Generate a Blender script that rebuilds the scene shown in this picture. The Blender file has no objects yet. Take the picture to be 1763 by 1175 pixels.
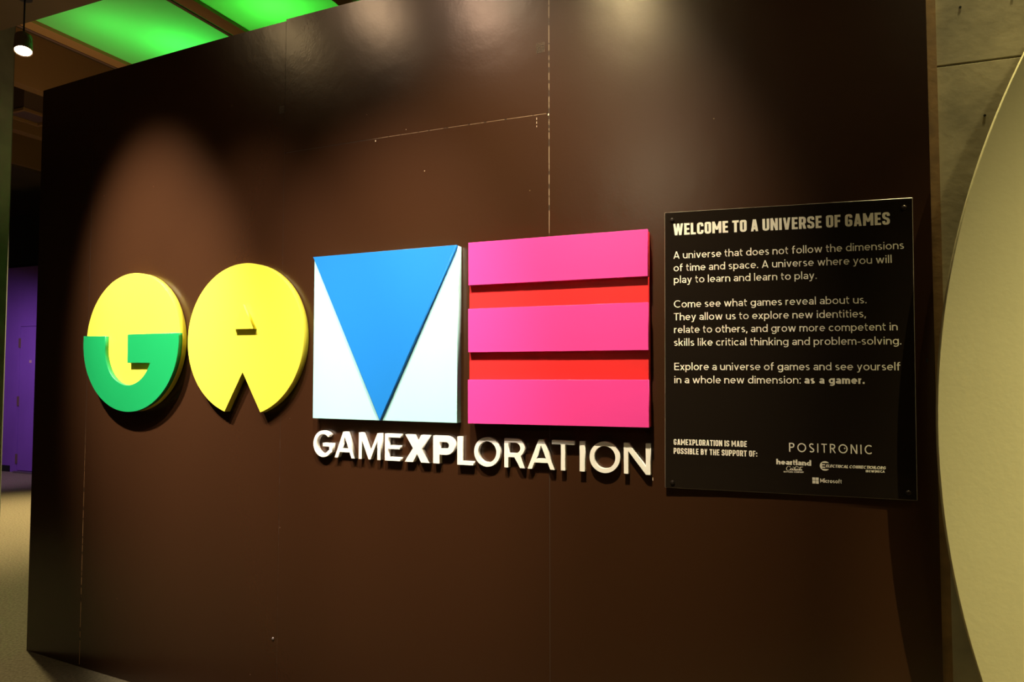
import bpy, bmesh, math, random
from mathutils import Vector, Matrix
SC = bpy.context.scene
COL = SC.collection
R = math.radians

# ------------------------------------------------------------------ camera, world, exposure, gallery lights
cam = bpy.data.cameras.new('camera')
cam.sensor_width = 36.0
cam.lens = 1200.6 / 1763 * 36.0
cam.clip_start = .05
camo = bpy.data.objects.new('camera', cam)
camo.location = (0, 0, 1.5)
camo.rotation_euler = (R(90) + .0434, -.0006, 0)
COL.objects.link(camo)
SC.camera = camo
SC.view_settings.view_transform = 'Standard'
SC.view_settings.look = 'None'
SC.view_settings.exposure = 0.0
SC.view_settings.gamma = 1.0
SC.view_settings.use_curve_mapping = False
w = bpy.data.worlds.new('world')
SC.world = w
w.use_nodes = True
w.node_tree.nodes['Background'].inputs[0].default_value = (1, .8, .55, 1)
w.node_tree.nodes['Background'].inputs[1].default_value = .004


def spot(name, loc, aim, power, size, blend, color, radius=.05):
    l = bpy.data.lights.new(name, 'SPOT')
    l.energy = power
    l.spot_size = R(size)
    l.spot_blend = blend
    l.color = color
    l.shadow_soft_size = radius
    o = bpy.data.objects.new(name, l)
    o.location = loc
    o.rotation_euler = (Vector(aim) - Vector(loc)).to_track_quat('-Z', 'Y').to_euler()
    COL.objects.link(o)
    return o


WARM = (1, .84, .56)
ROSE = (1, .83, .68)
# track of gallery spots under two metres out from the wall
spot('track_light', (-2.75, 1.95, 4.40), (-1.71, 3.36, 1.70), 2300, 28, 1, (1, .88, .72))
spot('track_light', (-1.98, 1.48, 4.40), (-1.15, 3.10, 1.52), 640, 27, 1, ROSE)
spot('track_light', (-1.34, 1.08, 4.40), (-.55, 2.82, 1.58), 980, 28, 1, ROSE)
spot('track_light', (-.28, .88, 4.40), (.02, 2.56, 1.62), 1080, 42, 1, WARM, .03)
# soft spill of the track lamps on the head of the wall, seen again as glossy highlights
spot('track_spill', (-3.35, 2.00, 4.20), (-.98, 3.03, 3.05), 12, 28, 1, (1, .70, .34))
spot('track_spill', (-2.52, 1.60, 4.20), (-.56, 2.84, 3.1), 32, 26, 1, (1, .66, .38))
spot('track_spill', (-1.87, .98, 4.20), (-.12, 2.66, 3.1), 40, 26, 1, (1, .62, .40))
spot('track_spill', (-.88, .27, 4.20), (.40, 2.45, 2.70), 52, 32, 1, (1, .72, .33))
spot('track_spill', (-1.6, .9, 4.30), (-.8, 2.9, .8), 40, 80, 1, (1, .80, .5))
# lamps on the cream disc and the concrete at the right
spot('track_light', (3.2, .20, 4.3), (2.95, 1.55, 1.3), 1800, 70, 1, (1, .86, .44), .012)
spot('concrete_light', (1.80, 2.04, 4.7), (1.48, 2.17, .7), 900, 46, 1, (1, .84, .40), .02)
# floor pools behind the wall, violet wash on the far partition
spot('track_light', (-4.6, 8.2, 4.2), (-5.1, 6.9, 0), 1700, 60, 1, (1, .80, .45))
spot('track_light', (-3.4, 4.6, 4.2), (-2.9, 3.9, 0), 330, 90, 1, (1, .86, .5))
spot('wall_washer', (-6.6, 7.8, 2.6), (-7.6, 10.4, .7), 210, 90, 1, (.74, .50, 1))
hl = bpy.data.lights.new('fill_light', 'POINT')  # added fill lamp behind the camera, lifts the dark left of the wall
hl.energy = 55
hl.color = (1, .80, .50)
hl.shadow_soft_size = .5
hlo = bpy.data.objects.new('fill_light', hl)
hlo.location = (-2.5, -3.2, 3.9)
COL.objects.link(hlo)
spot('ceiling_fill', (-3.3, 5.6, 2.8), (-4.2, 6.4, 4.9), 40, 140, 1, (1, .66, .34))  # added lamp hidden behind the wall, stands in for floor bounce on the beams
spot('concrete_light', (1.9, .3, 4.3), (1.75, 2.1, 2.6), 60, 50, 1, (1, .86, .42))
NX = lambda n, d, z=0: (.92 * n + .39 * d, -.39 * n + .92 * d, z)


def bulb(loc, power, color):
    l = bpy.data.lights.new('coffer_light', 'POINT')
    l.energy = power
    l.color = color
    l.shadow_soft_size = .06
    o = bpy.data.objects.new('coffer_light', l)
    o.location = loc
    COL.objects.link(o)


# green lamps inside the ceiling light boxes, above their translucent boards
for n, d, p, c in [(-5.4, 3.95, 4, (.03, 1, .10)), (-5.15, 4.5, 13, (.03, 1, .10)), (-4.9, 5.6, 9, (.03, 1, .08)), (-3.9, 4.3, 14, (.08, 1, .08)), (-3.8, 5.4, 9, (.08, 1, .07)), (-2.5, 4.6, 14, (.12, 1, .05))]:
    bulb(NX(n, d, 4.78), p, c)


# ------------------------------------------------------------------ helpers
def mat(name, col, rough=.5, metal=0, spec=.5, bump=None, var=None, coat=0, emit=None):
    m = bpy.data.materials.new(name)
    m.use_nodes = True
    nt = m.node_tree
    b = nt.nodes['Principled BSDF']
    b.inputs['Base Color'].default_value = (*col, 1)
    b.inputs['Roughness'].default_value = rough
    b.inputs['Metallic'].default_value = metal
    b.inputs['Specular IOR Level'].default_value = spec
    b.inputs['Coat Weight'].default_value = coat
    if emit:
        b.inputs['Emission Color'].default_value = (*emit[0], 1)
        b.inputs['Emission Strength'].default_value = emit[1]
    tc = nt.nodes.new('ShaderNodeTexCoord')
    if var:     # (scale, amount) soft tone variation
        n = nt.nodes.new('ShaderNodeTexNoise')
        n.inputs['Scale'].default_value = var[0]
        n.inputs['Detail'].default_value = 6
        nt.links.new(tc.outputs['Object'], n.inputs['Vector'])
        mx = nt.nodes.new('ShaderNodeMix')
        mx.data_type = 'RGBA'
        a = var[1]
        mx.inputs[6].default_value = (*[c * (1 - a) for c in col], 1)
        mx.inputs[7].default_value = (*[min(1, c * (1 + a)) for c in col], 1)
        mr = nt.nodes.new('ShaderNodeMapRange')
        mr.inputs[1].default_value = .3
        mr.inputs[2].default_value = .7
        nt.links.new(n.outputs[0], mr.inputs[0])
        nt.links.new(mr.outputs[0], mx.inputs[0])
        nt.links.new(mx.outputs[2], b.inputs['Base Color'])
    if bump:    # (scale, strength)
        n = nt.nodes.new('ShaderNodeTexNoise')
        n.inputs['Scale'].default_value = bump[0]
        n.inputs['Detail'].default_value = 4
        nt.links.new(tc.outputs['Object'], n.inputs['Vector'])
        bp = nt.nodes.new('ShaderNodeBump')
        bp.inputs['Strength'].default_value = bump[1]
        bp.inputs['Distance'].default_value = .01
        nt.links.new(n.outputs[0], bp.inputs['Height'])
        nt.links.new(bp.outputs[0], b.inputs['Normal'])
    return m


def link(name, me, m=None, parent=None, mw=None):
    o = bpy.data.objects.new(name, me)
    COL.objects.link(o)
    if m:
        for q in (m if isinstance(m, (list, tuple)) else [m]):
            me.materials.append(q)
    if parent:
        o.parent = parent
    elif mw is not None:
        o.matrix_world = mw
    return o


def tag(o, label=None, cat=None, group=None, kind=None):
    if label: o['label'] = label
    if cat: o['category'] = cat
    if group: o['group'] = group
    if kind: o['kind'] = kind
    return o


def empty(name, mw):
    o = bpy.data.objects.new(name, None)
    o.empty_display_size = .1
    COL.objects.link(o)
    o.matrix_world = mw
    return o


def boxes(name, lst, m, parent=None, mw=None, bevel=0):
    bm = bmesh.new()
    for (x0, x1, y0, y1, z0, z1) in lst:
        v = [bm.verts.new(p) for p in [(x0, y0, z0), (x1, y0, z0), (x1, y1, z0), (x0, y1, z0), (x0, y0, z1), (x1, y0, z1), (x1, y1, z1), (x0, y1, z1)]]
        for f in [(0, 3, 2, 1), (4, 5, 6, 7), (0, 1, 5, 4), (1, 2, 6, 5), (2, 3, 7, 6), (3, 0, 4, 7)]:
            bm.faces.new([v[i] for i in f])
    if bevel:
        bmesh.ops.bevel(bm, geom=bm.edges[:], offset=bevel, segments=1, affect='EDGES')
    me = bpy.data.meshes.new(name)
    bm.to_mesh(me)
    bm.free()
    return link(name, me, m, parent, mw)


def lathe(name, prof, m, parent=None, mw=None, n=24, axis='Y'):
    """prof: (radius, axial); axial grows outward from the wall (-Y) or along Z"""
    bm = bmesh.new()
    rings = []
    for r, a in prof:
        ring = []
        for k in range(n):
            t = 2 * math.pi * k / n
            c, s = r * math.cos(t), r * math.sin(t)
            ring.append(bm.verts.new((c, -a, s) if axis == 'Y' else (c, s, a)))
        rings.append(ring)
    for a, b in zip(rings, rings[1:]):
        for k in range(n):
            bm.faces.new([a[k], a[(k + 1) % n], b[(k + 1) % n], b[k]])
    bm.faces.new(rings[0][::-1])
    bm.faces.new(rings[-1])
    bmesh.ops.recalc_face_normals(bm, faces=bm.faces[:])
    me = bpy.data.meshes.new(name)
    bm.to_mesh(me)
    bm.free()
    o = link(name, me, m, parent, mw)
    for p in me.polygons:
        p.use_smooth = len(p.vertices) == 4
    return o


def cutout(name, loops, d0, d1, m, parent=None, mw=None, bevel=.0008):
    """solid board with the outline(s) given in (u,z); inner loops become holes; from depth d0 to d1 off the wall"""
    cu = bpy.data.curves.new(name, 'CURVE')
    cu.dimensions = '2D'
    cu.fill_mode = 'BOTH'
    cu.extrude = (d1 - d0) / 2 - bevel
    cu.bevel_depth = bevel
    cu.bevel_resolution = 0
    cu.offset = -bevel
    for lp in loops:
        s = cu.splines.new('POLY')
        s.points.add(len(lp) - 1)
        for i, (x, y) in enumerate(lp):
            s.points[i].co = (x, y, 0, 1)
        s.use_cyclic_u = True
    t = bpy.data.objects.new('tmp', cu)
    COL.objects.link(t)
    me = bpy.data.meshes.new_from_object(t)
    bpy.data.objects.remove(t)
    bpy.data.curves.remove(cu)
    mid = (d0 + d1) / 2
    for v in me.vertices:
        x, y, z = v.co
        v.co = (x, -mid - z, y)
    me.name = name
    return link(name, me, m, parent, mw)


# ------------------------------------------------------------------ the curved wall in plan
C = (2.61307, -.394581, .0325942, .00278588)
WY = lambda x: C[0] + C[1] * x + C[2] * x * x + C[3] * x ** 3
DW = lambda x: C[1] + 2 * C[2] * x + 3 * C[3] * x * x


def frame(x0, z=0.0):
    """local X along the wall, local -Y out of it"""
    g = DW(x0)
    a = math.atan2(g, 1)
    return Matrix.Translation((x0, WY(x0), z)) @ Matrix.Rotation(a, 4, 'Z')


def on_wall(x, off=0.0):
    g = DW(x)
    n = math.hypot(1, g)
    return x + off * g / n, WY(x) - off / n


def arc(cx, cy, rx, ry, a0, a1, n=24):
    return [(cx + rx * math.cos(R(a0 + (a1 - a0) * i / n)), cy + ry * math.sin(R(a0 + (a1 - a0) * i / n))) for i in range(n + 1)]


# ------------------------------------------------------------------ materials
def wall_paint():
    m = mat('brown_wall_paint', (.036, .0142, .0058), rough=.25, spec=.5)
    nt = m.node_tree
    b = nt.nodes['Principled BSDF']
    tc = nt.nodes.new('ShaderNodeTexCoord')
    # orange-peel roller relief, with long shallow waves
    n1 = nt.nodes.new('ShaderNodeTexNoise'); n1.inputs['Scale'].default_value = 90; n1.inputs['Detail'].default_value = 3
    n2 = nt.nodes.new('ShaderNodeTexNoise'); n2.inputs['Scale'].default_value = 9; n2.inputs['Detail'].default_value = 2
    for n in (n1, n2): nt.links.new(tc.outputs['Object'], n.inputs['Vector'])
    b1 = nt.nodes.new('ShaderNodeBump'); b1.inputs['Strength'].default_value = .05; b1.inputs['Distance'].default_value = .004
    b2 = nt.nodes.new('ShaderNodeBump'); b2.inputs['Strength'].default_value = .04; b2.inputs['Distance'].default_value = .02
    nt.links.new(n1.outputs[0], b1.inputs['Height']); nt.links.new(n2.outputs[0], b2.inputs['Height'])
    nt.links.new(b2.outputs[0], b1.inputs['Normal']); nt.links.new(b1.outputs[0], b.inputs['Normal'])
    # tiny pale chips in the paint
    v = nt.nodes.new('ShaderNodeTexVoronoi'); v.inputs['Scale'].default_value = 7
    nt.links.new(tc.outputs['Object'], v.inputs['Vector'])
    lt = nt.nodes.new('ShaderNodeMath'); lt.operation = 'LESS_THAN'; lt.inputs[1].default_value = .016
    nt.links.new(v.outputs['Distance'], lt.inputs[0])
    mx = nt.nodes.new('ShaderNodeMix'); mx.data_type = 'RGBA'
    mx.inputs[6].default_value = (.036, .0142, .0058, 1); mx.inputs[7].default_value = (.16, .11, .07, 1)
    nt.links.new(lt.outputs[0], mx.inputs[0]); nt.links.new(mx.outputs[2], b.inputs['Base Color'])
    return m


def chipped(name, zlo, zhi, dens, axis='Z', pale=(.5, .34, .2)):
    """dark joint filler with pale chips between two heights"""
    m = mat(name, (.03, .018, .01), rough=.6)
    nt = m.node_tree
    b = nt.nodes['Principled BSDF']
    tc = nt.nodes.new('ShaderNodeTexCoord')
    n = nt.nodes.new('ShaderNodeTexNoise'); n.inputs['Scale'].default_value = 38; n.inputs['Detail'].default_value = 5
    nt.links.new(tc.outputs['Object'], n.inputs['Vector'])
    g = nt.nodes.new('ShaderNodeMapRange'); g.inputs[1].default_value = dens - .03; g.inputs[2].default_value = dens + .03
    nt.links.new(n.outputs[0], g.inputs[0])
    sx = nt.nodes.new('ShaderNodeSeparateXYZ'); nt.links.new(tc.outputs['Object'], sx.inputs[0])
    hi = nt.nodes.new('ShaderNodeMapRange'); hi.inputs[1].default_value = zlo; hi.inputs[2].default_value = zhi
    nt.links.new(sx.outputs[axis], hi.inputs[0])
    mu = nt.nodes.new('ShaderNodeMath'); mu.operation = 'MULTIPLY'
    nt.links.new(g.outputs[0], mu.inputs[0]); nt.links.new(hi.outputs[0], mu.inputs[1])
    mx = nt.nodes.new('ShaderNodeMix'); mx.data_type = 'RGBA'
    mx.inputs[6].default_value = (.03, .018, .01, 1); mx.inputs[7].default_value = (*pale, 1)
    nt.links.new(mu.outputs[0], mx.inputs[0]); nt.links.new(mx.outputs[2], b.inputs['Base Color'])
    return m


M_wall = wall_paint()
M_yellow = mat('yellow_paint', (.88, .80, .07), rough=.32, bump=(160, .02))
M_green = mat('green_paint', (.007, .29, .085), rough=.38, bump=(160, .02))
M_blue = mat('blue_paint', (.010, .205, .70), rough=.45)
M_cyan = mat('pale_cyan_paint', (.42, .81, .88), rough=.4)
M_pink = mat('pink_paint', (.86, .055, .36), rough=.42)
M_red = mat('red_paint', (.74, .022, .026), rough=.45)
M_white = mat('white_paint', (.90, .88, .84), rough=.35)
M_vinyl = mat('cream_vinyl', (.84, .80, .70), rough=.5)
M_acryl = mat('dark_acrylic', (.012, .0085, .006), rough=.06, spec=.5, bump=(3, .01))
M_edge = mat('lit_acrylic_edge', (.26, .22, .17), rough=.3)  # pale edge colour stands in for light caught inside the acrylic
M_bolt = mat('dark_bolt', (.03, .022, .018), rough=.3, metal=.6)
M_conc = mat('concrete', (.27, .24, .15), rough=.85, bump=(30, .05), var=(5, .35))
M_cream = mat('cream_board', (.66, .62, .36), rough=.75, bump=(60, .05), var=(2.2, .05))
M_ochre = mat('ochre_strip', (.20, .115, .04), rough=.8, bump=(60, .03), var=(12, .3))  # uneven ochre of the strip between brown wall and concrete
M_beam = mat('brown_beam', (.36, .20, .07), rough=.8, bump=(20, .2))
M_ceil = mat('ceiling_concrete', (.13, .095, .05), rough=.9, bump=(12, .2), var=(1.5, .12))
M_pale = mat('translucent_board', (.8, .85, .75), rough=.9)
_nt = M_pale.node_tree
_tr = _nt.nodes.new('ShaderNodeBsdfTranslucent')
_tr.inputs[0].default_value = (.8, .85, .75, 1)
_mx = _nt.nodes.new('ShaderNodeMixShader')
_mx.inputs[0].default_value = .85
_nt.links.new(_nt.nodes['Principled BSDF'].outputs[0], _mx.inputs[1])
_nt.links.new(_tr.outputs[0], _mx.inputs[2])
_nt.links.new(_mx.outputs[0], _nt.nodes['Material Output'].inputs[0])
M_carpet = mat('carpet', (.30, .25, .15), rough=1, spec=.1, bump=(260, .9), var=(70, .28))
M_purple = mat('purple_paint', (.24, .095, .42), rough=.6, var=(1.5, .1))
M_navy = mat('navy_paint', (.02, .02, .05), rough=.8)
M_black = mat('black_paint', (.008, .008, .008), rough=.7)
M_steel = mat('dull_steel', (.35, .30, .30), rough=.4, metal=.8)
M_brown = mat('brown_metal', (.16, .10, .06), rough=.5)
M_dark = mat('dark_wall', (.03, .025, .02), rough=.8)
M_glow = mat('lamp_glow', (1, .95, .8), emit=((1, .82, .5), 14))

# ------------------------------------------------------------------ exhibition wall: curved, four sheets wide
H_TOP = 3.066
TH = .09


def curved_board(name, xa, xb, z0, z1, m, parent, d0=-TH, d1=0.0, n=18):
    bm = bmesh.new()
    cols = []
    for i in range(n + 1):
        x = xa + (xb - xa) * i / n
        f = on_wall(x, d1)
        b = on_wall(x, d0)
        cols.append([bm.verts.new((f[0], f[1], z0)), bm.verts.new((f[0], f[1], z1)), bm.verts.new((b[0], b[1], z1)), bm.verts.new((b[0], b[1], z0))])
    for a, c in zip(cols, cols[1:]):
        for k in range(4):
            bm.faces.new([a[k], c[k], c[(k + 1) % 4], a[(k + 1) % 4]])
    bm.faces.new(cols[0][::-1])
    bm.faces.new(cols[-1])
    bmesh.ops.recalc_face_normals(bm, faces=bm.faces[:])
    me = bpy.data.meshes.new(name)
    bm.to_mesh(me)
    bm.free()
    o = link(name, me, m, parent)
    for p in me.polygons:
        p.use_smooth = True
    me.set_sharp_from_angle(angle=R(40))
    return o


wall = empty('wall_front', Matrix.Identity(4))
tag(wall, kind='structure')
XE = [-2.607, -2.1958, -1.0060, .1373, 1.309]
G = .0012
ZJ = 2.462
curved_board('panel', XE[0], XE[1] - .0018, 0, H_TOP - .008, M_wall, wall)
curved_board('panel', XE[1] + G, XE[2] - G * .6, 0, H_TOP - .008, M_wall, wall)
curved_board('panel', XE[2] + G * .6, XE[3] - G, 0, ZJ - .0012, M_wall, wall)
curved_board('panel', XE[2] + G * .6, XE[3] - G, ZJ + .0012, H_TOP, M_wall, wall)
curved_board('panel', XE[3] + G, XE[4], 0, H_TOP, M_wall, wall)
curved_board('joint_filler', XE[1] - .0019, XE[1] + .0012, .01, H_TOP - .02, chipped('joint_low', 1.25, .35, .43, pale=(.95, .55, .22)), wall, -.08, -.0008, 2)
curved_board('joint_filler', XE[2] - .0009, XE[2] + .0009, .01, H_TOP - .02, chipped('joint_plain', 2.2, 2.0, .55, pale=(.10, .06, .04)), wall, -.08, -.0008, 2)
curved_board('joint_filler', XE[3] - .0013, XE[3] + .0013, .01, H_TOP - .02, chipped('joint_high', 1.5, 2.1, .47, pale=(.30, .22, .14)), wall, -.08, -.0008, 2)
curved_board('joint_filler', XE[2] + .01, XE[3] - .01, ZJ - .0013, ZJ + .0013, chipped('joint_flat', -.62, -.50, .42, axis='X', pale=(.32, .2, .12)), wall, -.08, -.0008, 12)
M_scuff = mat('scuffed_paint', (.085, .055, .035), rough=.6, bump=(300, .9), var=(220, .8))
M_chip = mat('pale_chip', (.75, .6, .45), rough=.7)


def patch(name, x, z, w_, h_, m, d=.0012):
    o = boxes(name, [(-w_ / 2, w_ / 2, -d, 0, -h_ / 2, h_ / 2)], m, wall)
    o.matrix_local = frame(x, z)
    return o


patch('patch', .106, 2.716, .034, .038, M_scuff, .0006)
patch('patch', -1.022, 2.66, .030, .034, M_scuff, .0006)
for x, z, a, b in [(.092, 2.447, .0018, .008), (.092, 2.432, .0018, .008), (.092, 2.418, .0018, .006), (-.565, 2.452, .003, .006), (.1355, 2.457, .004, .007),
                   (-.43, 2.48, .002, .003), (1.21, 1.19, .003, .004), (.487, 1.128, .002, .010), (-.35, 2.30, .004, .002)]:
    patch('chip', x, z, a, b, M_chip, .0007)
patch('chip', 1.288, 1.535, .006, .012, M_black, .001)
sx = lathe('screw', [(.006, 0), (.006, .003), (.0035, .005), (.0015, .0056)], M_steel, wall, n=14)
sx.matrix_local = frame(-1.026, .3515)

# ------------------------------------------------------------------ the four big letters
boards = {}
# G : yellow disc with a green hook on it
o = empty('sign_letter', frame(-1.8796, 1.641))
tag(o, 'big letter G, a yellow disc carrying a raised green hook', 'letter', 'big block letters on the brown wall')
cutout('disc', [arc(.042, 0, .348, .3385, 0, 360, 120)[:-1]], .002, .035, M_yellow, o, bevel=.0012)
RO, RI = .351, .1735
cxg, czg = .050, .0
hook = arc(cxg, czg, RO, .3385, 174.1, 365.9, 90)           # outer edge, left arm round to the right
hook[0] = (cxg - .3505, .0355)
hook[-1] = (.401, .0365)
ins = [(.0395, .0370), (.0415, -.1015), (.2165, -.1020)]
inner = arc(.0455, -.026, .1755, .1835, -25, -180, 40)
hook += ins + inner + [(-.130, .0325)]
cutout('hook', [hook], .035, .055, M_green, o, bevel=.0010)

# A : yellow disc with a wedge cut from its foot and a raised triangle
o = empty('sign_letter', frame(-1.1882, 1.641))
tag(o, 'big letter A, a yellow disc with a wedge cut out below and raised triangle', 'letter', 'big block letters on the brown wall')
cxa, rxa, rza = .0117, .3432, .3385
aL = math.degrees(math.atan2(-.322 / rza, (-.091 - cxa) / rxa)) % 360
aR = math.degrees(math.atan2(-.322 / rza, (.1195 - cxa) / rxa)) % 360
disc = arc(cxa, 0, rxa, rza, aR - 360, aL, 120) + [(.0126, -.1473)]
cutout('disc', [disc], .002, .035, M_yellow, o, bevel=.0012)
cutout('triangle', [[(-.0327, .0447), (.0915, .0435), (.0272, .153)]], .035, .053, M_yellow, o)

# M : pale square with a blue triangle standing on its point
o = empty('sign_letter', frame(-.5117, 1.641))
tag(o, 'big letter M, a pale cyan square with a blue triangle pointing down', 'letter', 'big block letters on the brown wall')
cutout('square_board', [[(-.333, -.3375), (.3446, -.3375), (.3440, .3410), (-.334, .3370)]], .002, .035, M_cyan, o)
cutout('triangle', [[(-.3295, .3371), (.0072, -.3365), (.3463, .3409)]], .035, .050, M_blue, o)

# E : red board with three pink bars
o = empty('sign_letter', frame(.16875, 1.641))
tag(o, 'big letter E, a red square board with three raised pink bars', 'letter', 'big block letters on the brown wall')
cutout('back_board', [[(-.3368, -.3345), (.3366, -.3320), (.3366, .345), (-.3375, .3425)]], .002, .041, M_red, o)
for zb0, zb1, zt0, zt1 in [(1.8228, 1.8251, 1.9845, 1.9877), (1.5706, 1.5720, 1.7343, 1.7361), (1.3053, 1.3094, 1.4688, 1.4713)]:
    cutout('bar', [[(-.3340, zb0 - 1.641), (.3395, zb1 - 1.641), (.3385, zt1 - 1.641), (-.3345, zt0 - 1.641)]], .041, .060, M_pink, o)


# ------------------------------------------------------------------ white raised word below
def L_A(W, lw=.165):
    k = W / 2 - .085
    ya = (W / 2 - lw) / k
    il = lambda y: lw + k * y
    return [[(0, 0), (W / 2 - .085, 1), (W / 2 + .085, 1), (W, 0), (W - lw, 0), (W - il(.22), .22), (il(.22), .22), (lw, 0)],
            [(il(.355), .355), (W - il(.355), .355), (W / 2, ya)]]


def L_O(W): return [arc(W / 2, .5, W / 2, .515, 0, 360, 56)[:-1], arc(W / 2, .5, W / 2 - .155, .515 - .145, 0, 360, 56)[:-1]]


def L_G(W):
    r = W / 2 + .02
    out = arc(r, .5, r, .515, 44, 318, 44)
    inn = arc(r, .5, r - .155, .515 - .14, 318, 44, 40)
    return [out + [(W, .20), (W, .535), (.50 * W, .535), (.50 * W, .40), (W - .145, .40), (W - .145, .27)] + inn]


def L_M(W): return [[(0, 0), (0, 1), (.155, 1), (W / 2, .24), (W - .155, 1), (W, 1), (W, 0), (W - .15, 0), (W - .15, .70), (W / 2 + .045, 0), (W / 2 - .045, 0), (.15, .70), (.15, 0)]]
def L_E(W): return [[(0, 0), (0, 1), (W, 1), (W, .865), (.155, .865), (.155, .57), (W * .95, .57), (W * .95, .435), (.155, .435), (.155, .135), (W, .135), (W, 0)]]
def L_X(W): return [[(0, 0), (W * .33, .51), (.02, 1), (.37, 1), (W / 2, .71), (W - .37, 1), (W - .02, 1), (W * .67, .51), (W, 0), (W - .36, 0), (W / 2, .30), (.36, 0)]]


def L_P(W):
    s = .27
    out = [(0, 0), (0, 1)] + arc(W - .36, .66, .36, .34, 90, -90, 22) + [(s, .32), (s, 0)]
    return [out, [(s, .54), (s, .78)] + arc(W - .36, .66, .12, .12, 90, -90, 12)]


def L_L(W): return [[(0, 0), (0, 1), (.155, 1), (.155, .135), (W, .135), (W, 0)]]


def L_R(W):
    out = [(0, 0), (0, 1)] + arc(W - .36, .68, .335, .32, 90, -55, 20) + [(W, 0), (W - .19, 0), (W - .40, .36), (.155, .36), (.155, 0)]
    return [out, [(.155, .495), (.155, .865)] + arc(W - .38, .68, .20, .185, 90, -90, 12)]


def L_T(W): return [[(W / 2 - .078, 0), (W / 2 - .078, .865), (0, .865), (0, 1), (W, 1), (W, .865), (W / 2 + .078, .865), (W / 2 + .078, 0)]]
def L_I(W): return [[(0, 0), (0, 1), (W, 1), (W, 0)]]
def L_N(W): return [[(0, 0), (0, 1), (.16, 1), (W - .15, .26), (W - .15, 1), (W, 1), (W, 0), (W - .15, 0), (.15, .735), (.15, 0)]]


WORD = [('G', L_G, -.8238, -.7345, 'first letter of the small word'),
        ('A', L_A, -.7233, -.6300, 'thin letter A right after the G'),
        ('M', L_M, -.6137, -.5165, 'the only M of the white word'),
        ('E', L_E, -.4989, -.4314, 'the only E of the white word'),
        ('X', L_X, -.4142, -.3100, 'heavy X in the middle of the word'),
        ('P', L_P, -.2969, -.2096, 'heavy P right after the X'),
        ('L', L_L, -.2004, -.1375, 'thin L right after the heavy P'),
        ('O', L_O, -.1350, -.0350, 'round O between the L and the R'),
        ('R', L_R, -.0207, .0565, 'the only R of the white word'),
        ('A', L_A, .0645, .1625, 'letter A between the R and the T'),
        ('T', L_T, .1517, .2305, 'the only T of the white word'),
        ('I', L_I, .2484, .2665, 'single stroke I between T and O'),
        ('O', L_O, .2820, .3840, 'round O between the I and the N'),
        ('N', L_N, .3964, .4830, 'last letter of the word, beside the dark panel')]
CH = .1068
for ch, fn, xa, xb, txt in WORD:
    xm = (xa + xb) / 2
    wd = math.hypot(xb - xa, WY(xb) - WY(xa))
    loops = [[(x * CH - wd / 2, y * CH) for x, y in lp] for lp in fn(wd / CH)]
    o = cutout('raised_letter', loops, .0005, .022, M_white, mw=frame(xm, 1.1443), bevel=.0005)
    tag(o, 'white raised capital ' + ch + ', ' + txt, 'letter', 'white raised letters of the small word')


# ------------------------------------------------------------------ stroke lettering for the panel
def dg(x0, y0, x1, y1, h):
    """slanted bar with level ends; h is half its thickness"""
    k = h * math.hypot(x1 - x0, y1 - y0) / abs(y1 - y0)
    return ('Q', [(x0 - k, y0), (x0 + k, y0), (x1 + k, y1), (x1 - k, y1)])


def rnd(pts, r, n=3):
    out = [pts[0]]
    for a, b, c in zip(pts, pts[1:], pts[2:]):
        A, B, Cc = Vector(a), Vector(b), Vector(c)
        u, v = (A - B), (Cc - B)
        k = min(r, u.length / 2, v.length / 2)
        p0, p1 = B + u.normalized() * k, B + v.normalized() * k
        for i in range(n + 1):
            t = i / n
            q = p0 * (1 - t) ** 2 + B * 2 * t * (1 - t) + p1 * t * t
            out.append((q.x, q.y))
    out.append(pts[-1])
    return out


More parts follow.
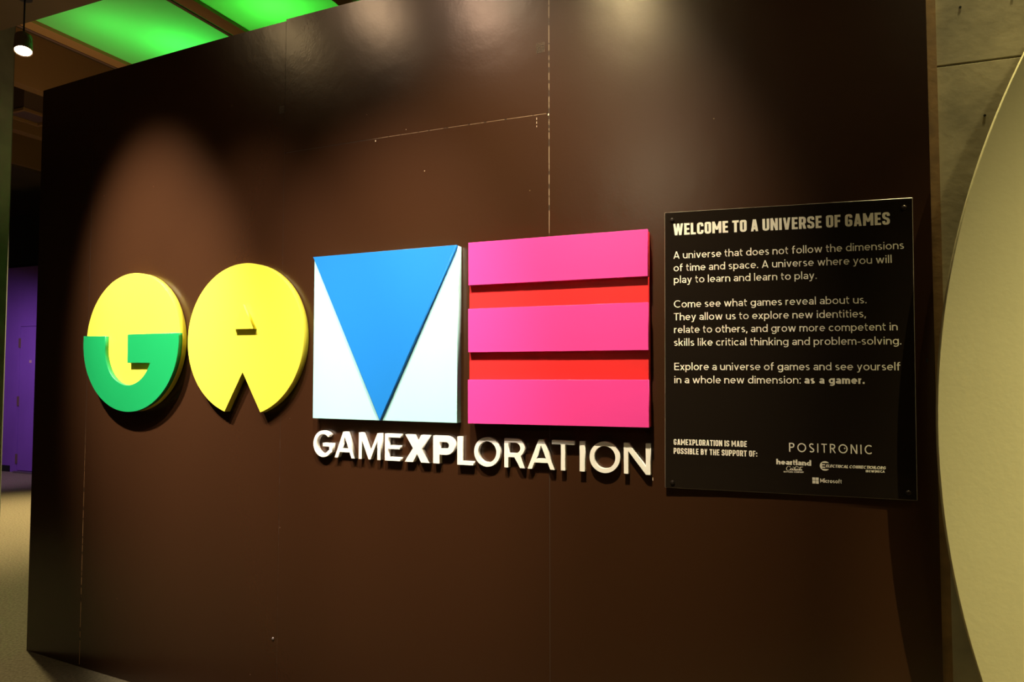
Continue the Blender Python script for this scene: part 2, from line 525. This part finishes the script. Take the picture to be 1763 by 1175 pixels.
def glyph(ch, h):
    """centre-line strokes of a round monoline sans; cap height 1, x-height .70; returns (strokes, width)"""
    X = .70
    T, XT = 1 - h, X - h
    A = lambda cx, cy, rx, ry, a0, a1, n=12: arc(cx, cy, rx - h, ry - h, a0, a1, n)
    mid = X / 2
    s = {
        'a': ([A(.25, X - .225, .235, .225, 160, 0, 10) + [(.485 - h, 0)], A(.235, .205, .235, .205, 0, 360, 14)], .485),
        'b': ([[(h, 0), (h, 1.04)], A(.285, mid, .285, mid, 0, 360, 16)], .57),
        'c': ([A(.28, mid, .28, mid, 45, 315, 14)], .50),
        'd': ([[(.57 - h, 0), (.57 - h, 1.04)], A(.285, mid, .285, mid, 0, 360, 16)], .57),
        'e': ([[(h, mid)] + [(.56 - h, mid)] + A(.28, mid, .28, mid, 0, 315, 16)], .56),
        'f': ([[(.13, 0), (.13, .80)] + A(.13 - h + .23, .83, .23, .21, 180, 85, 6), [(0, XT), (.33, XT)]], .35),
        'g': ([[(.57 - h, X), (.57 - h, .02)] + A(.285, .0, .285, .28, 0, -140, 10), A(.285, mid, .285, mid, 0, 360, 16)], .57),
        'h': ([[(h, 0), (h, 1.04)], A(.265, X - .265, .265, .265, 180, 0, 10) + [(.53 - h, 0)]], .53),
        'i': ([[(.07, 0), (.07, X)], [(.07, .86), (.07, .86 + 2.4 * h)]], .14),
        'k': ([[(h, 0), (h, 1.04)], dg(.10, .26, .43, X, h), dg(.44, 0, .22, .42, h)], .50),
        'l': ([[(.07, 0), (.07, 1.04)]], .14),
        'm': ([[(h, 0), (h, X)], A(.235, X - .25, .235, .25, 180, 0, 8) + [(.47 - h, 0)], A(.235 + .47 - 2 * h, X - .25, .235, .25, 180, 0, 8) + [(.94 - 3 * h, 0)]], .94 - 2 * h),
        'n': ([[(h, 0), (h, X)], A(.265, X - .265, .265, .265, 180, 0, 10) + [(.53 - h, 0)]], .53),
        'o': ([A(.295, mid, .295, mid, 0, 360, 18)], .59),
        'p': ([[(h, -.28), (h, X)], A(.285, mid, .285, mid, 0, 360, 16)], .57),
        'r': ([[(h, 0), (h, X)], A(.25, X - .26, .25, .26, 180, 80, 6)], .32),
        's': ([A(.215, X - .19, .205, .19, 40, 250, 9)[:-1] + A(.205, .195, .215, .195, 70, -140, 9)], .42),
        't': ([[(.13, .92), (.13, .17)] + A(.13 - h + .19, .19, .19, .19, 180, 280, 6), [(0, XT), (.32, XT)]], .33),
        'u': ([[(.53 - h, 0), (.53 - h, X)], [(h, X)] + A(.265, .265, .265, .265, 180, 360, 10)], .53),
        'v': ([dg(.26, 0, .06, X, h), dg(.26, 0, .46, X, h)], .52),
        'w': ([dg(.22, 0, .06, X, h), dg(.22, 0, .40, X, h), dg(.58, 0, .40, X, h), dg(.58, 0, .74, X, h)], .80),
        'x': ([dg(.06, 0, .43, X, h), dg(.43, 0, .06, X, h)], .49),
        'y': ([dg(.27, 0, .06, X, h), dg(.20, -.16, .46, X, h), [(.235, -.12), (.16, -.22), (.02, -.23)]], .52),
        '.': ([[(.075, 0), (.075, 2.6 * h)]], .15),
        ',': ([[(.09, 2.2 * h), (.04, -.16)]], .15),
        ':': ([[(.075, 0), (.075, 2.6 * h)], [(.075, X - 2.4 * h), (.075, X)]], .15),
        '-': ([[(0, .33), (.30, .33)]], .30),
        '|': ([[(.05, -.1), (.05, 1.05)]], .10),
        'A': ([dg(.07, 0, .36, 1, h), dg(.65, 0, .36, 1, h), [(.15, .26), (.57, .26)]], .72),
        'B': ([[(h, 0), (h, T), (.32, T)] + A(.32, .745, .25, .255, 90, -90, 8) + [(h, .51), (.33, .51)] + A(.33, .265, .27, .265, 90, -90, 8) + [(h, h)]], .60),
        'C': ([A(.44, .5, .44, .5, 48, 312, 18)], .76),
        'E': ([[(.54, h), (h, h), (h, T), (.54, T)], [(h, .5), (.51, .5)]], .55),
        'G': ([A(.44, .5, .44, .5, 45, 330, 18) + [(.83 - h, .46), (.47, .46)]], .83),
        'H': ([[(h, 0), (h, 1)], [(.66 - h, 0), (.66 - h, 1)], [(h, .5), (.66 - h, .5)]], .66),
        'I': ([[(.07, 0), (.07, 1)]], .14),
        'L': ([[(h, 1), (h, h), (.48, h)]], .49),
        'M': ([[(h, 0), (h, 1)], [(.80 - h, 0), (.80 - h, 1)], dg(.40, .22, h * 1.2, 1, h), dg(.40, .22, .80 - h * 1.2, 1, h)], .80),
        'N': ([[(h, 0), (h, 1)], [(.68 - h, 0), (.68 - h, 1)], dg(.68 - h * 1.3, 0, h * 1.3, 1, h)], .68),
        'O': ([A(.47, .5, .47, .5, 0, 360, 24)], .94),
        'P': ([[(h, 0), (h, T), (.30, T)] + A(.30, .72, .27, .28, 90, -90, 8) + [(h, .44 + h)]], .57),
        'R': ([[(h, 0), (h, T), (.30, T)] + A(.30, .72, .27, .28, 90, -90, 8) + [(h, .44 + h)], [(.28, .46), (.56, 0)]], .58),
        'S': ([A(.28, .74, .27, .26, 35, 250, 10)[:-1] + A(.27, .25, .28, .25, 70, -145, 10)], .55),
        'T': ([[(0, T), (.58, T)], [(.29, 0), (.29, 1)]], .58),
        'W': ([dg(.28, 0, .07, 1, h), dg(.28, 0, .48, 1, h), dg(.68, 0, .48, 1, h), dg(.68, 0, .89, 1, h)], .96),
        'Y': ([dg(.31, .42, .07, 1, h), dg(.31, .42, .55, 1, h), [(.31, 0), (.31, .46)]], .62),
        '*': ([A(.47, .5, .47, .5, 0, 360, 24), ('Q', [(.60, .55), (.64, .42), (.68, .55), (.64, .68)]), ('Q', [(.51, .55), (.64, .51), (.77, .55), (.64, .59)])], .94),
    }
    return s[ch]


def cond(ch, h):
    """condensed squared capitals"""
    W = .45
    a, b, y0, y1 = h, W - h, h, 1 - h
    q = .14
    ring = rnd([(W / 2, y1), (a, y1), (a, y0), (b, y0), (b, y1), (W / 2, y1)], q)
    s = {
        'A': ([dg(.09, 0, .225, 1, h * .92), dg(.40, 0, .265, 1, h * .92), [(.12, .25), (.37, .25)]], .49),
        'B': ([rnd([(a, .5), (a, y1), (b - .01, y1), (b - .01, .52), (a, .52)], q), rnd([(a, .56), (a, y0), (b, y0), (b, .52), (a, .52)], q), [(a, 0), (a, 1)]], W),
        'C': ([rnd([(b, .66), (b, y1), (a, y1), (a, y0), (b, y0), (b, .34)], q)], W),
        'D': ([rnd([(a, y0), (b, y0), (b, y1), (a, y1)], q), [(a, 0), (a, 1)]], W),
        'E': ([[(.38, y0), (a, y0), (a, y1), (.38, y1)], [(a, .5), (.35, .5)]], .38),
        'F': ([[(a, 0), (a, y1), (.37, y1)], [(a, .49), (.34, .49)]], .37),
        'G': ([rnd([(b, .70), (b, y1), (a, y1), (a, y0), (b, y0), (b, .48), (.22, .48)], q)], W),
        'H': ([[(a, 0), (a, 1)], [(b, 0), (b, 1)], [(a, .5), (b, .5)]], W),
        'I': ([[(a, 0), (a, 1)]], 2 * h),
        'L': ([[(a, 1), (a, y0), (.36, y0)]], .36),
        'M': ([[(a, 0), (a, 1)], [(.62 - h, 0), (.62 - h, 1)], dg(.31, .30, a, 1, h * .8), dg(.31, .30, .62 - a, 1, h * .8)], .62),
        'N': ([[(a, 0), (a, 1)], [(.48 - h, 0), (.48 - h, 1)], dg(.48 - h, 0, a, 1, h * .75)], .48),
        'O': ([ring], W),
        'P': ([rnd([(a, .42), (b, .42), (b, y1), (a, y1)], q), [(a, 0), (a, 1)]], W),
        'R': ([rnd([(a, .45), (b, .45), (b, y1), (a, y1)], q), [(a, 0), (a, 1)], dg(b + .01, 0, .27, .46, h * .95)], W),
        'S': ([rnd([(b, .70), (b, y1), (a, y1), (a, .54), (b, .46), (b, y0), (a, y0), (a, .30)], q)], W),
        'T': ([[(0, y1), (.44, y1)], [(.22, 0), (.22, 1)]], .44),
        'U': ([rnd([(a, 1), (a, y0), (b, y0), (b, 1)], q)], W),
        'V': ([dg(.225, 0, .09, 1, h * .92), dg(.265, 0, .40, 1, h * .92)], .49),
        'W': ([dg(.20, 0, .085, 1, h * .9), dg(.22, 0, .35, 1, h * .8), dg(.48, 0, .35, 1, h * .8), dg(.50, 0, .615, 1, h * .9)], .70),
        'X': ([dg(.09, 0, .37, 1, h * .95), dg(.37, 0, .09, 1, h * .95)], .46),
        'Y': ([dg(.225, .38, .09, 1, h * .95), dg(.225, .38, .36, 1, h * .95), [(.225, 0), (.225, .46)]], .45),
        ':': ([[(a, .04), (a, .22)], [(a, .52), (a, .70)]], 2 * h),
    }
    return s[ch]


def ribbon(bm, pts, h, fx):
    pts = [Vector(p) for p in pts]
    q = [pts[0]]
    for p in pts[1:]:
        if (p - q[-1]).length > 1e-4: q.append(p)
    pts = q
    n = len(pts)
    closed = (pts[0] - pts[-1]).length < 1e-3 and n > 3
    L, Rr = [], []
    for i in range(n):
        if closed and i in (0, n - 1):
            a, b = pts[1] - pts[0], pts[-1] - pts[-2]
        else:
            a = pts[min(i + 1, n - 1)] - pts[min(i, n - 2)]
            b = pts[max(i, 1)] - pts[max(i - 1, 0)]
        a, b = a.normalized(), b.normalized()
        t = (a + b)
        t = t.normalized() if t.length > .05 else a
        k = min(1 / max(.2, t.dot(a)), 1.7)
        nn = Vector((-t.y, t.x)) * h * k
        L.append(pts[i] + nn)
        Rr.append(pts[i] - nn)
    vl = [bm.verts.new(fx(p)) for p in L]
    vr = [bm.verts.new(fx(p)) for p in Rr]
    for i in range(n - 1):
        bm.faces.new([vl[i], vr[i], vr[i + 1], vl[i + 1]])


def typeset(bm, text, font, h, u0, u1, z0, z1, cap, track=.10, space=.30, slant=0, d=.0124, hy=None, small=None):
    """set one line from (u0,z0) to (u1,z1) on the panel face with the given cap height"""
    strokes, x = [], 0
    for ch in text:
        if ch == ' ':
            x += space
            continue
        k = 1.0
        if small and ch in small: k = .80
        st, wd = font(ch, h / k if k != 1 else h)
        for s in st:
            quad = s[0] == 'Q'
            strokes.append(([((px * k) + x, py * k) for px, py in (s[1] if quad else s)], h, quad))
        x += wd * k + track
    x -= track
    sc = (u1 - u0) / x
    for i, (s, hh, quad) in enumerate(strokes):
        dd = d + .00003 * (i % 7)
        def fx(p):
            px = (p.x + slant * p.y) * sc
            return (u0 + px, -dd, z0 + (z1 - z0) * px / (u1 - u0) + p.y * cap)
        if quad:
            bm.faces.new([bm.verts.new(fx(Vector(p))) for p in s])
        else:
            ribbon(bm, s, hh, fx)


def text_part(name, parent, draws, m=None, label=None):
    bm = bmesh.new()
    for a in draws:
        if callable(a): a(bm)
        else: typeset(bm, *a[0], **a[1])
    me = bpy.data.meshes.new(name)
    bm.normal_update()
    for f in bm.faces:
        if f.normal.y > 0: f.normal_flip()
    bm.to_mesh(me)
    bm.free()
    o = link(name, me, m or M_vinyl, parent)
    if label: o['label'] = label
    return o


# ------------------------------------------------------------------ welcome panel
PX = .9103
pn = empty('information_panel', frame(PX, 0))
tag(pn, 'dark glossy acrylic panel of cream text, right of the pink letter', 'panel')
PU0, PU1 = -.4013, .3600
sheet = boxes('acrylic_sheet', [(PU0, PU1, -.012, -.006, 1.1035, 2.0470)], [M_acryl, M_edge], pn, bevel=.0013)
for v in sheet.data.vertices:          # follow the slight lean seen at its corners
    t = (v.co.z - 1.1035) / .9435
    v.co.x += .0036 * (t * 2 - 1)
    if t > .5: v.co.z += .003 if v.co.x < 0 else -.003
for p in sheet.data.polygons:
    p.material_index = 1 if abs(p.normal.y) < .95 else 0
for u, z in [(-.3723, 2.022), (.3385, 2.0135), (-.3797, 1.1221), (.3318, 1.1265)]:
    b = lathe('bolt', [(.0045, -.0145), (.0045, .0), (.0075, .0), (.0075, .003), (.0055, .0048), (.002, .0052)], M_bolt, pn, n=18)
    b.location = (u, -.012, z)
HB, HR, HH = .092, .055, .088
text_part('heading', pn, [(('WELCOME TO A UNIVERSE OF GAMES', cond, HH, -.3693, .2985, 1.9688, 1.9628, .0400), dict(track=.075, space=.20))])
BODY = [('A universe that does not follow the dimensions', -.3695, .3361, 1.8874, 1.8837),
        ('of time and space. A universe where you will', -.369, .3013, 1.8439, 1.8412),
        ('play to learn and learn to play.', -.3686, .0839, 1.8030, 1.7995),
        ('Come see what games reveal about us.', -.3693, .2275, 1.7187, 1.7158),
        ('They allow us to explore new identities,', -.370, .2249, 1.6749, 1.6716),
        ('relate to others, and grow more competent in', -.3693, .3131, 1.6314, 1.6285),
        ('skills like critical thinking and problem-solving.', -.3703, .323, 1.5874, 1.5843),
        ('Explore a universe of games and see yourself', -.3698, .3185, 1.5045, 1.5037)]
for t, a, b, z0, z1 in BODY:
    text_part('text_line', pn, [((t, glyph, HR, a, b, z0, z1, .0248), dict(track=.095, space=.27))])
text_part('text_line', pn, [(('in a whole new dimension:', glyph, HR, -.3703, .0306, 1.4595, 1.4606, .0248), dict(track=.095, space=.27)),
                            (('as a gamer.', glyph, HB, .0410, .2163, 1.4607, 1.4608, .0248), dict(track=.09, space=.32))])
text_part('credit_line', pn, [(('GAMEXPLORATION IS MADE', cond, .085, -.3744, -.1382, 1.2500, 1.2505, .0197), dict(track=.085, space=.24))])
text_part('credit_line', pn, [(('POSSIBLE BY THE SUPPORT OF:', cond, .085, -.3747, -.1061, 1.2199, 1.2193, .0197), dict(track=.085, space=.24))])
text_part('sponsor_logo', pn, [(('POSITR*NIC', glyph, .062, -.0083, .2344, 1.2398, 1.2405, .0290), dict(track=.30))],
          label='sponsor name in wide thin capitals with a star in its second O')


def swash(bm):
    """small flowing script under the heavy word"""
    U, Z, W, Hh = -.0195, 1.1785, .047, .0150
    fx = lambda p: (U + p.x * W, -.0125, Z + p.y * Hh)
    ss = [[(.30, .75), (.26, .98), (.14, .95), (.05, .60), (.04, .28), (.10, .08), (.22, .10), (.33, .32)],
          [(.30, .45), (.34, .15), (.40, .12), (.44, .35), (.40, .55), (.33, .52), (.30, .35)],
          [(.56, .50), (.48, .50), (.46, .20), (.50, .10), (.58, .25)],
          [(.68, .52), (.60, .48), (.58, .20), (.63, .10), (.70, .50), (.69, .14), (.74, .2)],
          [(.44, .88), (.58, .70), (.70, .98), (.62, .60), (.58, .40)][:3],
          [(.80, .78), (.76, 1.0), (.64, .92), (.56, .62), (.56, .30), (.60, .08), (.70, .10), (.76, .25)],
          [(.76, .42), (.76, .14), (.82, .12), (.85, .38), (.80, .54), (.75, .42)],
          [(.98, .98), (.90, .60), (.87, .16), (.92, .12)],
          [(1.0, .52), (.94, .44), (.92, .20), (.97, .12), (1.02, .50), (1.01, .14), (1.06, .2)],
          [(.80, .86), (.92, .76), (1.10, .95)]]
    for i, s in enumerate(ss):
        ribbon(bm, rnd(s, .2, 3), .022, lambda p: (U + p.x * W, -.0124 - .00003 * i, Z + p.y * Hh))


text_part('sponsor_logo', pn, [(('heartland', glyph, .108, -.0479, .0570, 1.1976, 1.1971, .0172), dict(track=.04)), swash,
                               (('BOTTLING COMPANY', glyph, .11, -.0259, .0343, 1.1726, 1.1733, .0045), dict(track=.16, space=.4))],
          label='sponsor logo of heavy lowercase word over a flowing script name')


def globe(bm):
    cx, cz, r = .0974, 1.1985, .0152
    k = 28
    fx = lambda x, z: bm.verts.new((cx + x * r, -.0124, cz + z * r))
    # ball with the three bars of an E left dark: horizontal slices
    def slab(z0, z1, x0=None, x1=None):
        n = 5
        rows = []
        for i in range(n + 1):
            z = z0 + (z1 - z0) * i / n
            hw = math.sqrt(max(0, 1 - z * z))
            rows.append((fx(max(-hw, x0) if x0 is not None else -hw, z), fx(min(hw, x1) if x1 is not None else hw, z)))
        for a, b in zip(rows, rows[1:]): bm.faces.new([a[0], a[1], b[1], b[0]])
    slab(-.999, -.62); slab(.62, .999)
    slab(-.62, -.40, None, -.55); slab(-.40, -.14, None, .05); slab(-.14, .12, None, -.55); slab(.12, .36, None, .05); slab(.36, .62, None, -.55)


text_part('sponsor_logo', pn, [globe,
                               (('ELECTRICAL', glyph, .095, .0997, .1640, 1.1944, 1.1942, .0118), dict(track=.07, slant=.22, small='LECTRICAL')),
                               (('CONNECTION.ORG', glyph, .095, .1672, .2702, 1.1944, 1.1950, .0118), dict(track=.07, slant=.22, small='ONNECTION.ORG')),
                               (('IBEW', glyph, .12, .2150, .2385, 1.1839, 1.1842, .0072), dict(track=.12)),
                               (('|NECA', glyph, .12, .2410, .2679, 1.1842, 1.1849, .0072), dict(track=.12))],
          label='sponsor logo with a ball and E emblem before slanted small capitals')


def squares(bm):
    g = .0006
    x0, x1, z0, z1 = .0596, .0782, 1.1411, 1.1606
    xm, zm = (x0 + x1) / 2, (z0 + z1) / 2
    for a, b in [(x0, xm - g), (xm + g, x1)]:
        for c, d in [(z0, zm - g), (zm + g, z1)]:
            bm.faces.new([bm.verts.new(p) for p in [(a, -.0124, c), (b, -.0124, c), (b, -.0124, d), (a, -.0124, d)]])


text_part('sponsor_logo', pn, [squares, (('Microsoft', glyph, .085, .0824, .1458, 1.1450, 1.1452, .0130), dict(track=.07))],
          label='sponsor logo of four small squares beside a plain word')

# ------------------------------------------------------------------ concrete wall and cream disc at the right
ga = math.atan2(-.36, 1)
MC = Matrix.Translation((1.33, 2.30, 0)) @ Matrix.Rotation(ga, 4, 'Z')
cw = empty('wall_right', MC)
tag(cw, kind='structure')
boxes('pour_lift', [(-.06, 6.5, 0, .4, 0, 2.509)], M_conc, cw, bevel=.003)
boxes('pour_lift', [(-.06, 6.5, 0, .4, 2.512, 5.0)], M_conc, cw, bevel=.003)
boxes('pour_joint', [(-.05, 6.5, .012, .3, 2.48, 2.54)], M_conc, cw)
for u, z in [(.155, 2.70), (.30, 2.71), (.215, 2.33)]:
    b = lathe('tie_hole', [(.004, .0006), (.004, .001), (.003, -.001)], M_black, cw, n=12)
    b.location = (u, 0, z)
tr = boxes('trim_1', [(.02, .082, -.010, -.001, 0, 4.94)], M_ochre, mw=MC)
tag(tr, kind='structure')
MD = Matrix.Translation((1.33, 2.09, 0)) @ Matrix.Rotation(ga, 4, 'Z')
cu_, cz_, rr_ = 2.622, 1.3135, 2.677
a0 = math.degrees(math.asin(-cz_ / rr_))
pts = arc(cu_, cz_, rr_, rr_, a0, 180 - a0, 200)
d = cutout('wall_disc', [pts], -.012, .012, M_cream, mw=MD, bevel=.002)
tag(d, 'huge plain cream disc standing in front of the concrete wall at the right edge', 'disc')

# ------------------------------------------------------------------ floor, ceiling, far walls
fl = boxes('floor', [(-15, 9, -7, 16, -.2, 0)], M_carpet)
tag(fl, kind='structure')
cl = boxes('ceiling', [(-15, 9, -7, 16, 4.95, 5.15)], M_ceil)
tag(cl, kind='structure')
MB = Matrix(((.9207, .3903, 0, 0), (-.3903, .9207, 0, 0), (0, 0, 1, 0), (0, 0, 0, 1)))   # local x = n, local y = d
ZB = 4.4
for n in (-10.21, -8.78, -7.33, -5.965, -4.45, -3.31, -1.85, -.4, 1.05):
    o = boxes('beam', [(n - .07, n + .07, 3.66, 13, ZB, 4.95)], M_beam, cl)
    o.matrix_local = MB
for n in (-8.78, -7.33, -5.965, -4.45, -2.95, -1.5, 0):
    o = boxes('beam', [(n - .07, n + .07, -5, 2.7, ZB, 4.95)], M_beam, cl)
    o.matrix_local = MB
for n in (-5.965, -4.45):
    o = boxes('rail', [(n - .155, n - .125, 3.66, 9.5, ZB + .02, ZB + .05)], M_brown, cl)
    o.matrix_local = MB
for a, b in ((-5.895, -4.52), (-4.38, -3.38), (-3.24, -1.92)):
    o = boxes('coffer_board', [(a + .001, b - .001, 3.66, 9.0, 4.43, 4.436)], M_pale, cl)
    o.matrix_local = MB
gd = boxes('trim_2', [(-12, 5, 2.7, 3.66, ZB, 4.95)], mat('girder_concrete', (.085, .06, .03), rough=.9, bump=(12, .2), var=(1.5, .12)), mw=MB)
tag(gd, kind='structure')
lg = boxes('trim_3', [(-11.5, -10.21, 3.66, 13, 4.36, 4.95)], M_ceil, mw=MB)
tag(lg, kind='structure')
co = boxes("concrete_column", [(-7.9, -7.13, 3.66, 4.3, 0, 4.95)], mat('column_concrete', (.16, .17, .11), rough=.9, bump=(18, .2), var=(4, .2)), mw=MB, bevel=.02)
tag(co, kind='structure')

# far purple partition, facing the camera along the girder direction
DP = 6.72
wl = boxes('wall_left', [(-11.5, -8.0, DP, DP + .12, 0, 3.06)], M_purple, mw=MB)
tag(wl, kind='structure')
b = boxes('baseboard_left', [(-11.5, -10.98, DP - .012, DP - .0005, 0, .09)], M_black, mw=MB)
tag(b, kind='structure')
MW = MB @ Matrix.Translation((-10.815, DP, 0))
dr = empty('door_1', MW)
tag(dr, kind='structure')
boxes('door_leaf', [(.012, .90, -.012, -.001, .035, 2.155)], M_purple, dr, bevel=.002)
boxes('door_frame', [(-.03, .006, -.02, -.001, 0, 2.20), (.906, .94, -.02, -.001, 0, 2.20), (.006, .906, -.02, -.001, 2.165, 2.20)], M_purple, dr)
boxes('threshold', [(-.01, .91, -.06, -.002, .002, .024)], M_steel, dr)
for z in (.203, 1.053, 1.917):
    boxes('hinge', [(-.004, .018, -.032, -.008, z - .07, z + .07)], M_brown, dr)
boxes('latch_plate', [(.235, .275, -.02, -.011, 1.62, 1.66)], mat('pale_plate', (.6, .4, .35), rough=.5), dr)
o = boxes('trim_4', [(-11.5, -8.0, DP + .02, DP + .5, 3.10, 3.86)], M_black, mw=MB)
tag(o, kind='structure')
o = boxes('wall_far', [(-13, -2, 8.6, 8.8, 0, 4.95)], M_navy, mw=MB)
tag(o, kind='structure')
o = boxes('wall_back', [(-15, 9, -7, -6.8, 0, 4.95)], M_dark)
tag(o, kind='structure')
o = boxes('wall_side', [(6.8, 7.0, -6.8, .2, 0, 4.95)], M_dark)
tag(o, kind='structure')

# ceiling diffuser beyond the column
v = empty('ceiling_vent', MB @ Matrix.Translation((-8.09, 5.06, 4.40)))
tag(v, 'square brown air diffuser on the ceiling between two beams at the far left', 'vent')
boxes('frame', [(-.20, -.17, -.21, .21, -.03, .0), (.17, .20, -.21, .21, -.03, .0), (-.17, .17, -.21, -.18, -.03, 0), (-.17, .17, .18, .21, -.03, 0)], M_beam, v)
boxes('duct', [(-.19, .19, -.20, .20, .001, .55)], M_brown, v)
for k in range(5):
    o = boxes('louvre', [(-.165, .165, -.004, .004, .03, .05)], M_black, v)
    o.location = (0, -.14 + .07 * k, 0)

# gallery lamp hanging from the girder
MLp = MB @ Matrix.Translation((-5.555, 3.40, 4.4))
lp = empty('ceiling_spotlight', MLp)
tag(lp, 'small lit spotlight hanging from the dark girder beside the concrete column at top left', 'lamp')
lathe('stem', [(.006, -.30), (.006, 0)], M_black, lp, n=12, axis='Z')
lathe('mounting_plate', [(.05, -.015), (.05, 0)], M_black, lp, n=20, axis='Z')
hd = empty('tmp', Matrix.Identity(4))
bpy.data.objects.remove(hd)
aim = Matrix.Translation((0, 0, -.375)) @ Matrix.Rotation(R(59), 4, 'Z') @ Matrix.Rotation(R(-20), 4, 'X')
can = lathe('lamp_can', [(.03, .11), (.058, .08), (.064, -.05), (.064, -.062), (.059, -.062), (.057, -.045)], M_brown, lp, n=28, axis='Z')
can.matrix_local = aim
gl = lathe('lamp_glass', [(.056, -.056), (.056, -.046)], M_glow, lp, n=28, axis='Z')
gl.matrix_local = aim
bm = bmesh.new()
rr = [[], []]
for i in range(17):
    t = R(180 * i / 16)
    for k, rad in enumerate((.074, .079)):
        rr[k].append([bm.verts.new((rad * math.cos(t), y, rad * math.sin(t))) for y in (-.008, .008)])
for i in range(16):
    for k in (0, 1):
        bm.faces.new([rr[k][i][0], rr[k][i][1], rr[k][i + 1][1], rr[k][i + 1][0]])
    for s in (0, 1):
        bm.faces.new([rr[0][i][s], rr[1][i][s], rr[1][i + 1][s], rr[0][i + 1][s]])
me = bpy.data.meshes.new('yoke')
bm.to_mesh(me); bm.free()
y = link('yoke', me, M_brown, lp)
y.matrix_local = Matrix.Translation((0, 0, -.37))

# added off-camera black flag that keeps the right-hand lamp off the brown wall
lx, ly, ex, ey = 3.2, .20, 1.27, 2.04
ang = math.atan2(ey - ly, ex - lx)
mf = Matrix.Translation((lx + .55 * math.cos(ang), ly + .55 * math.sin(ang), 0)) @ Matrix.Rotation(ang + R(90), 4, 'Z')
fb = boxes('flag_board', [(.0, .75, -.004, .004, 2.3, 4.949)], M_black, mw=mf)
tag(fb, 'added black flag board off camera, shading the brown wall from the disc lamp', 'board')
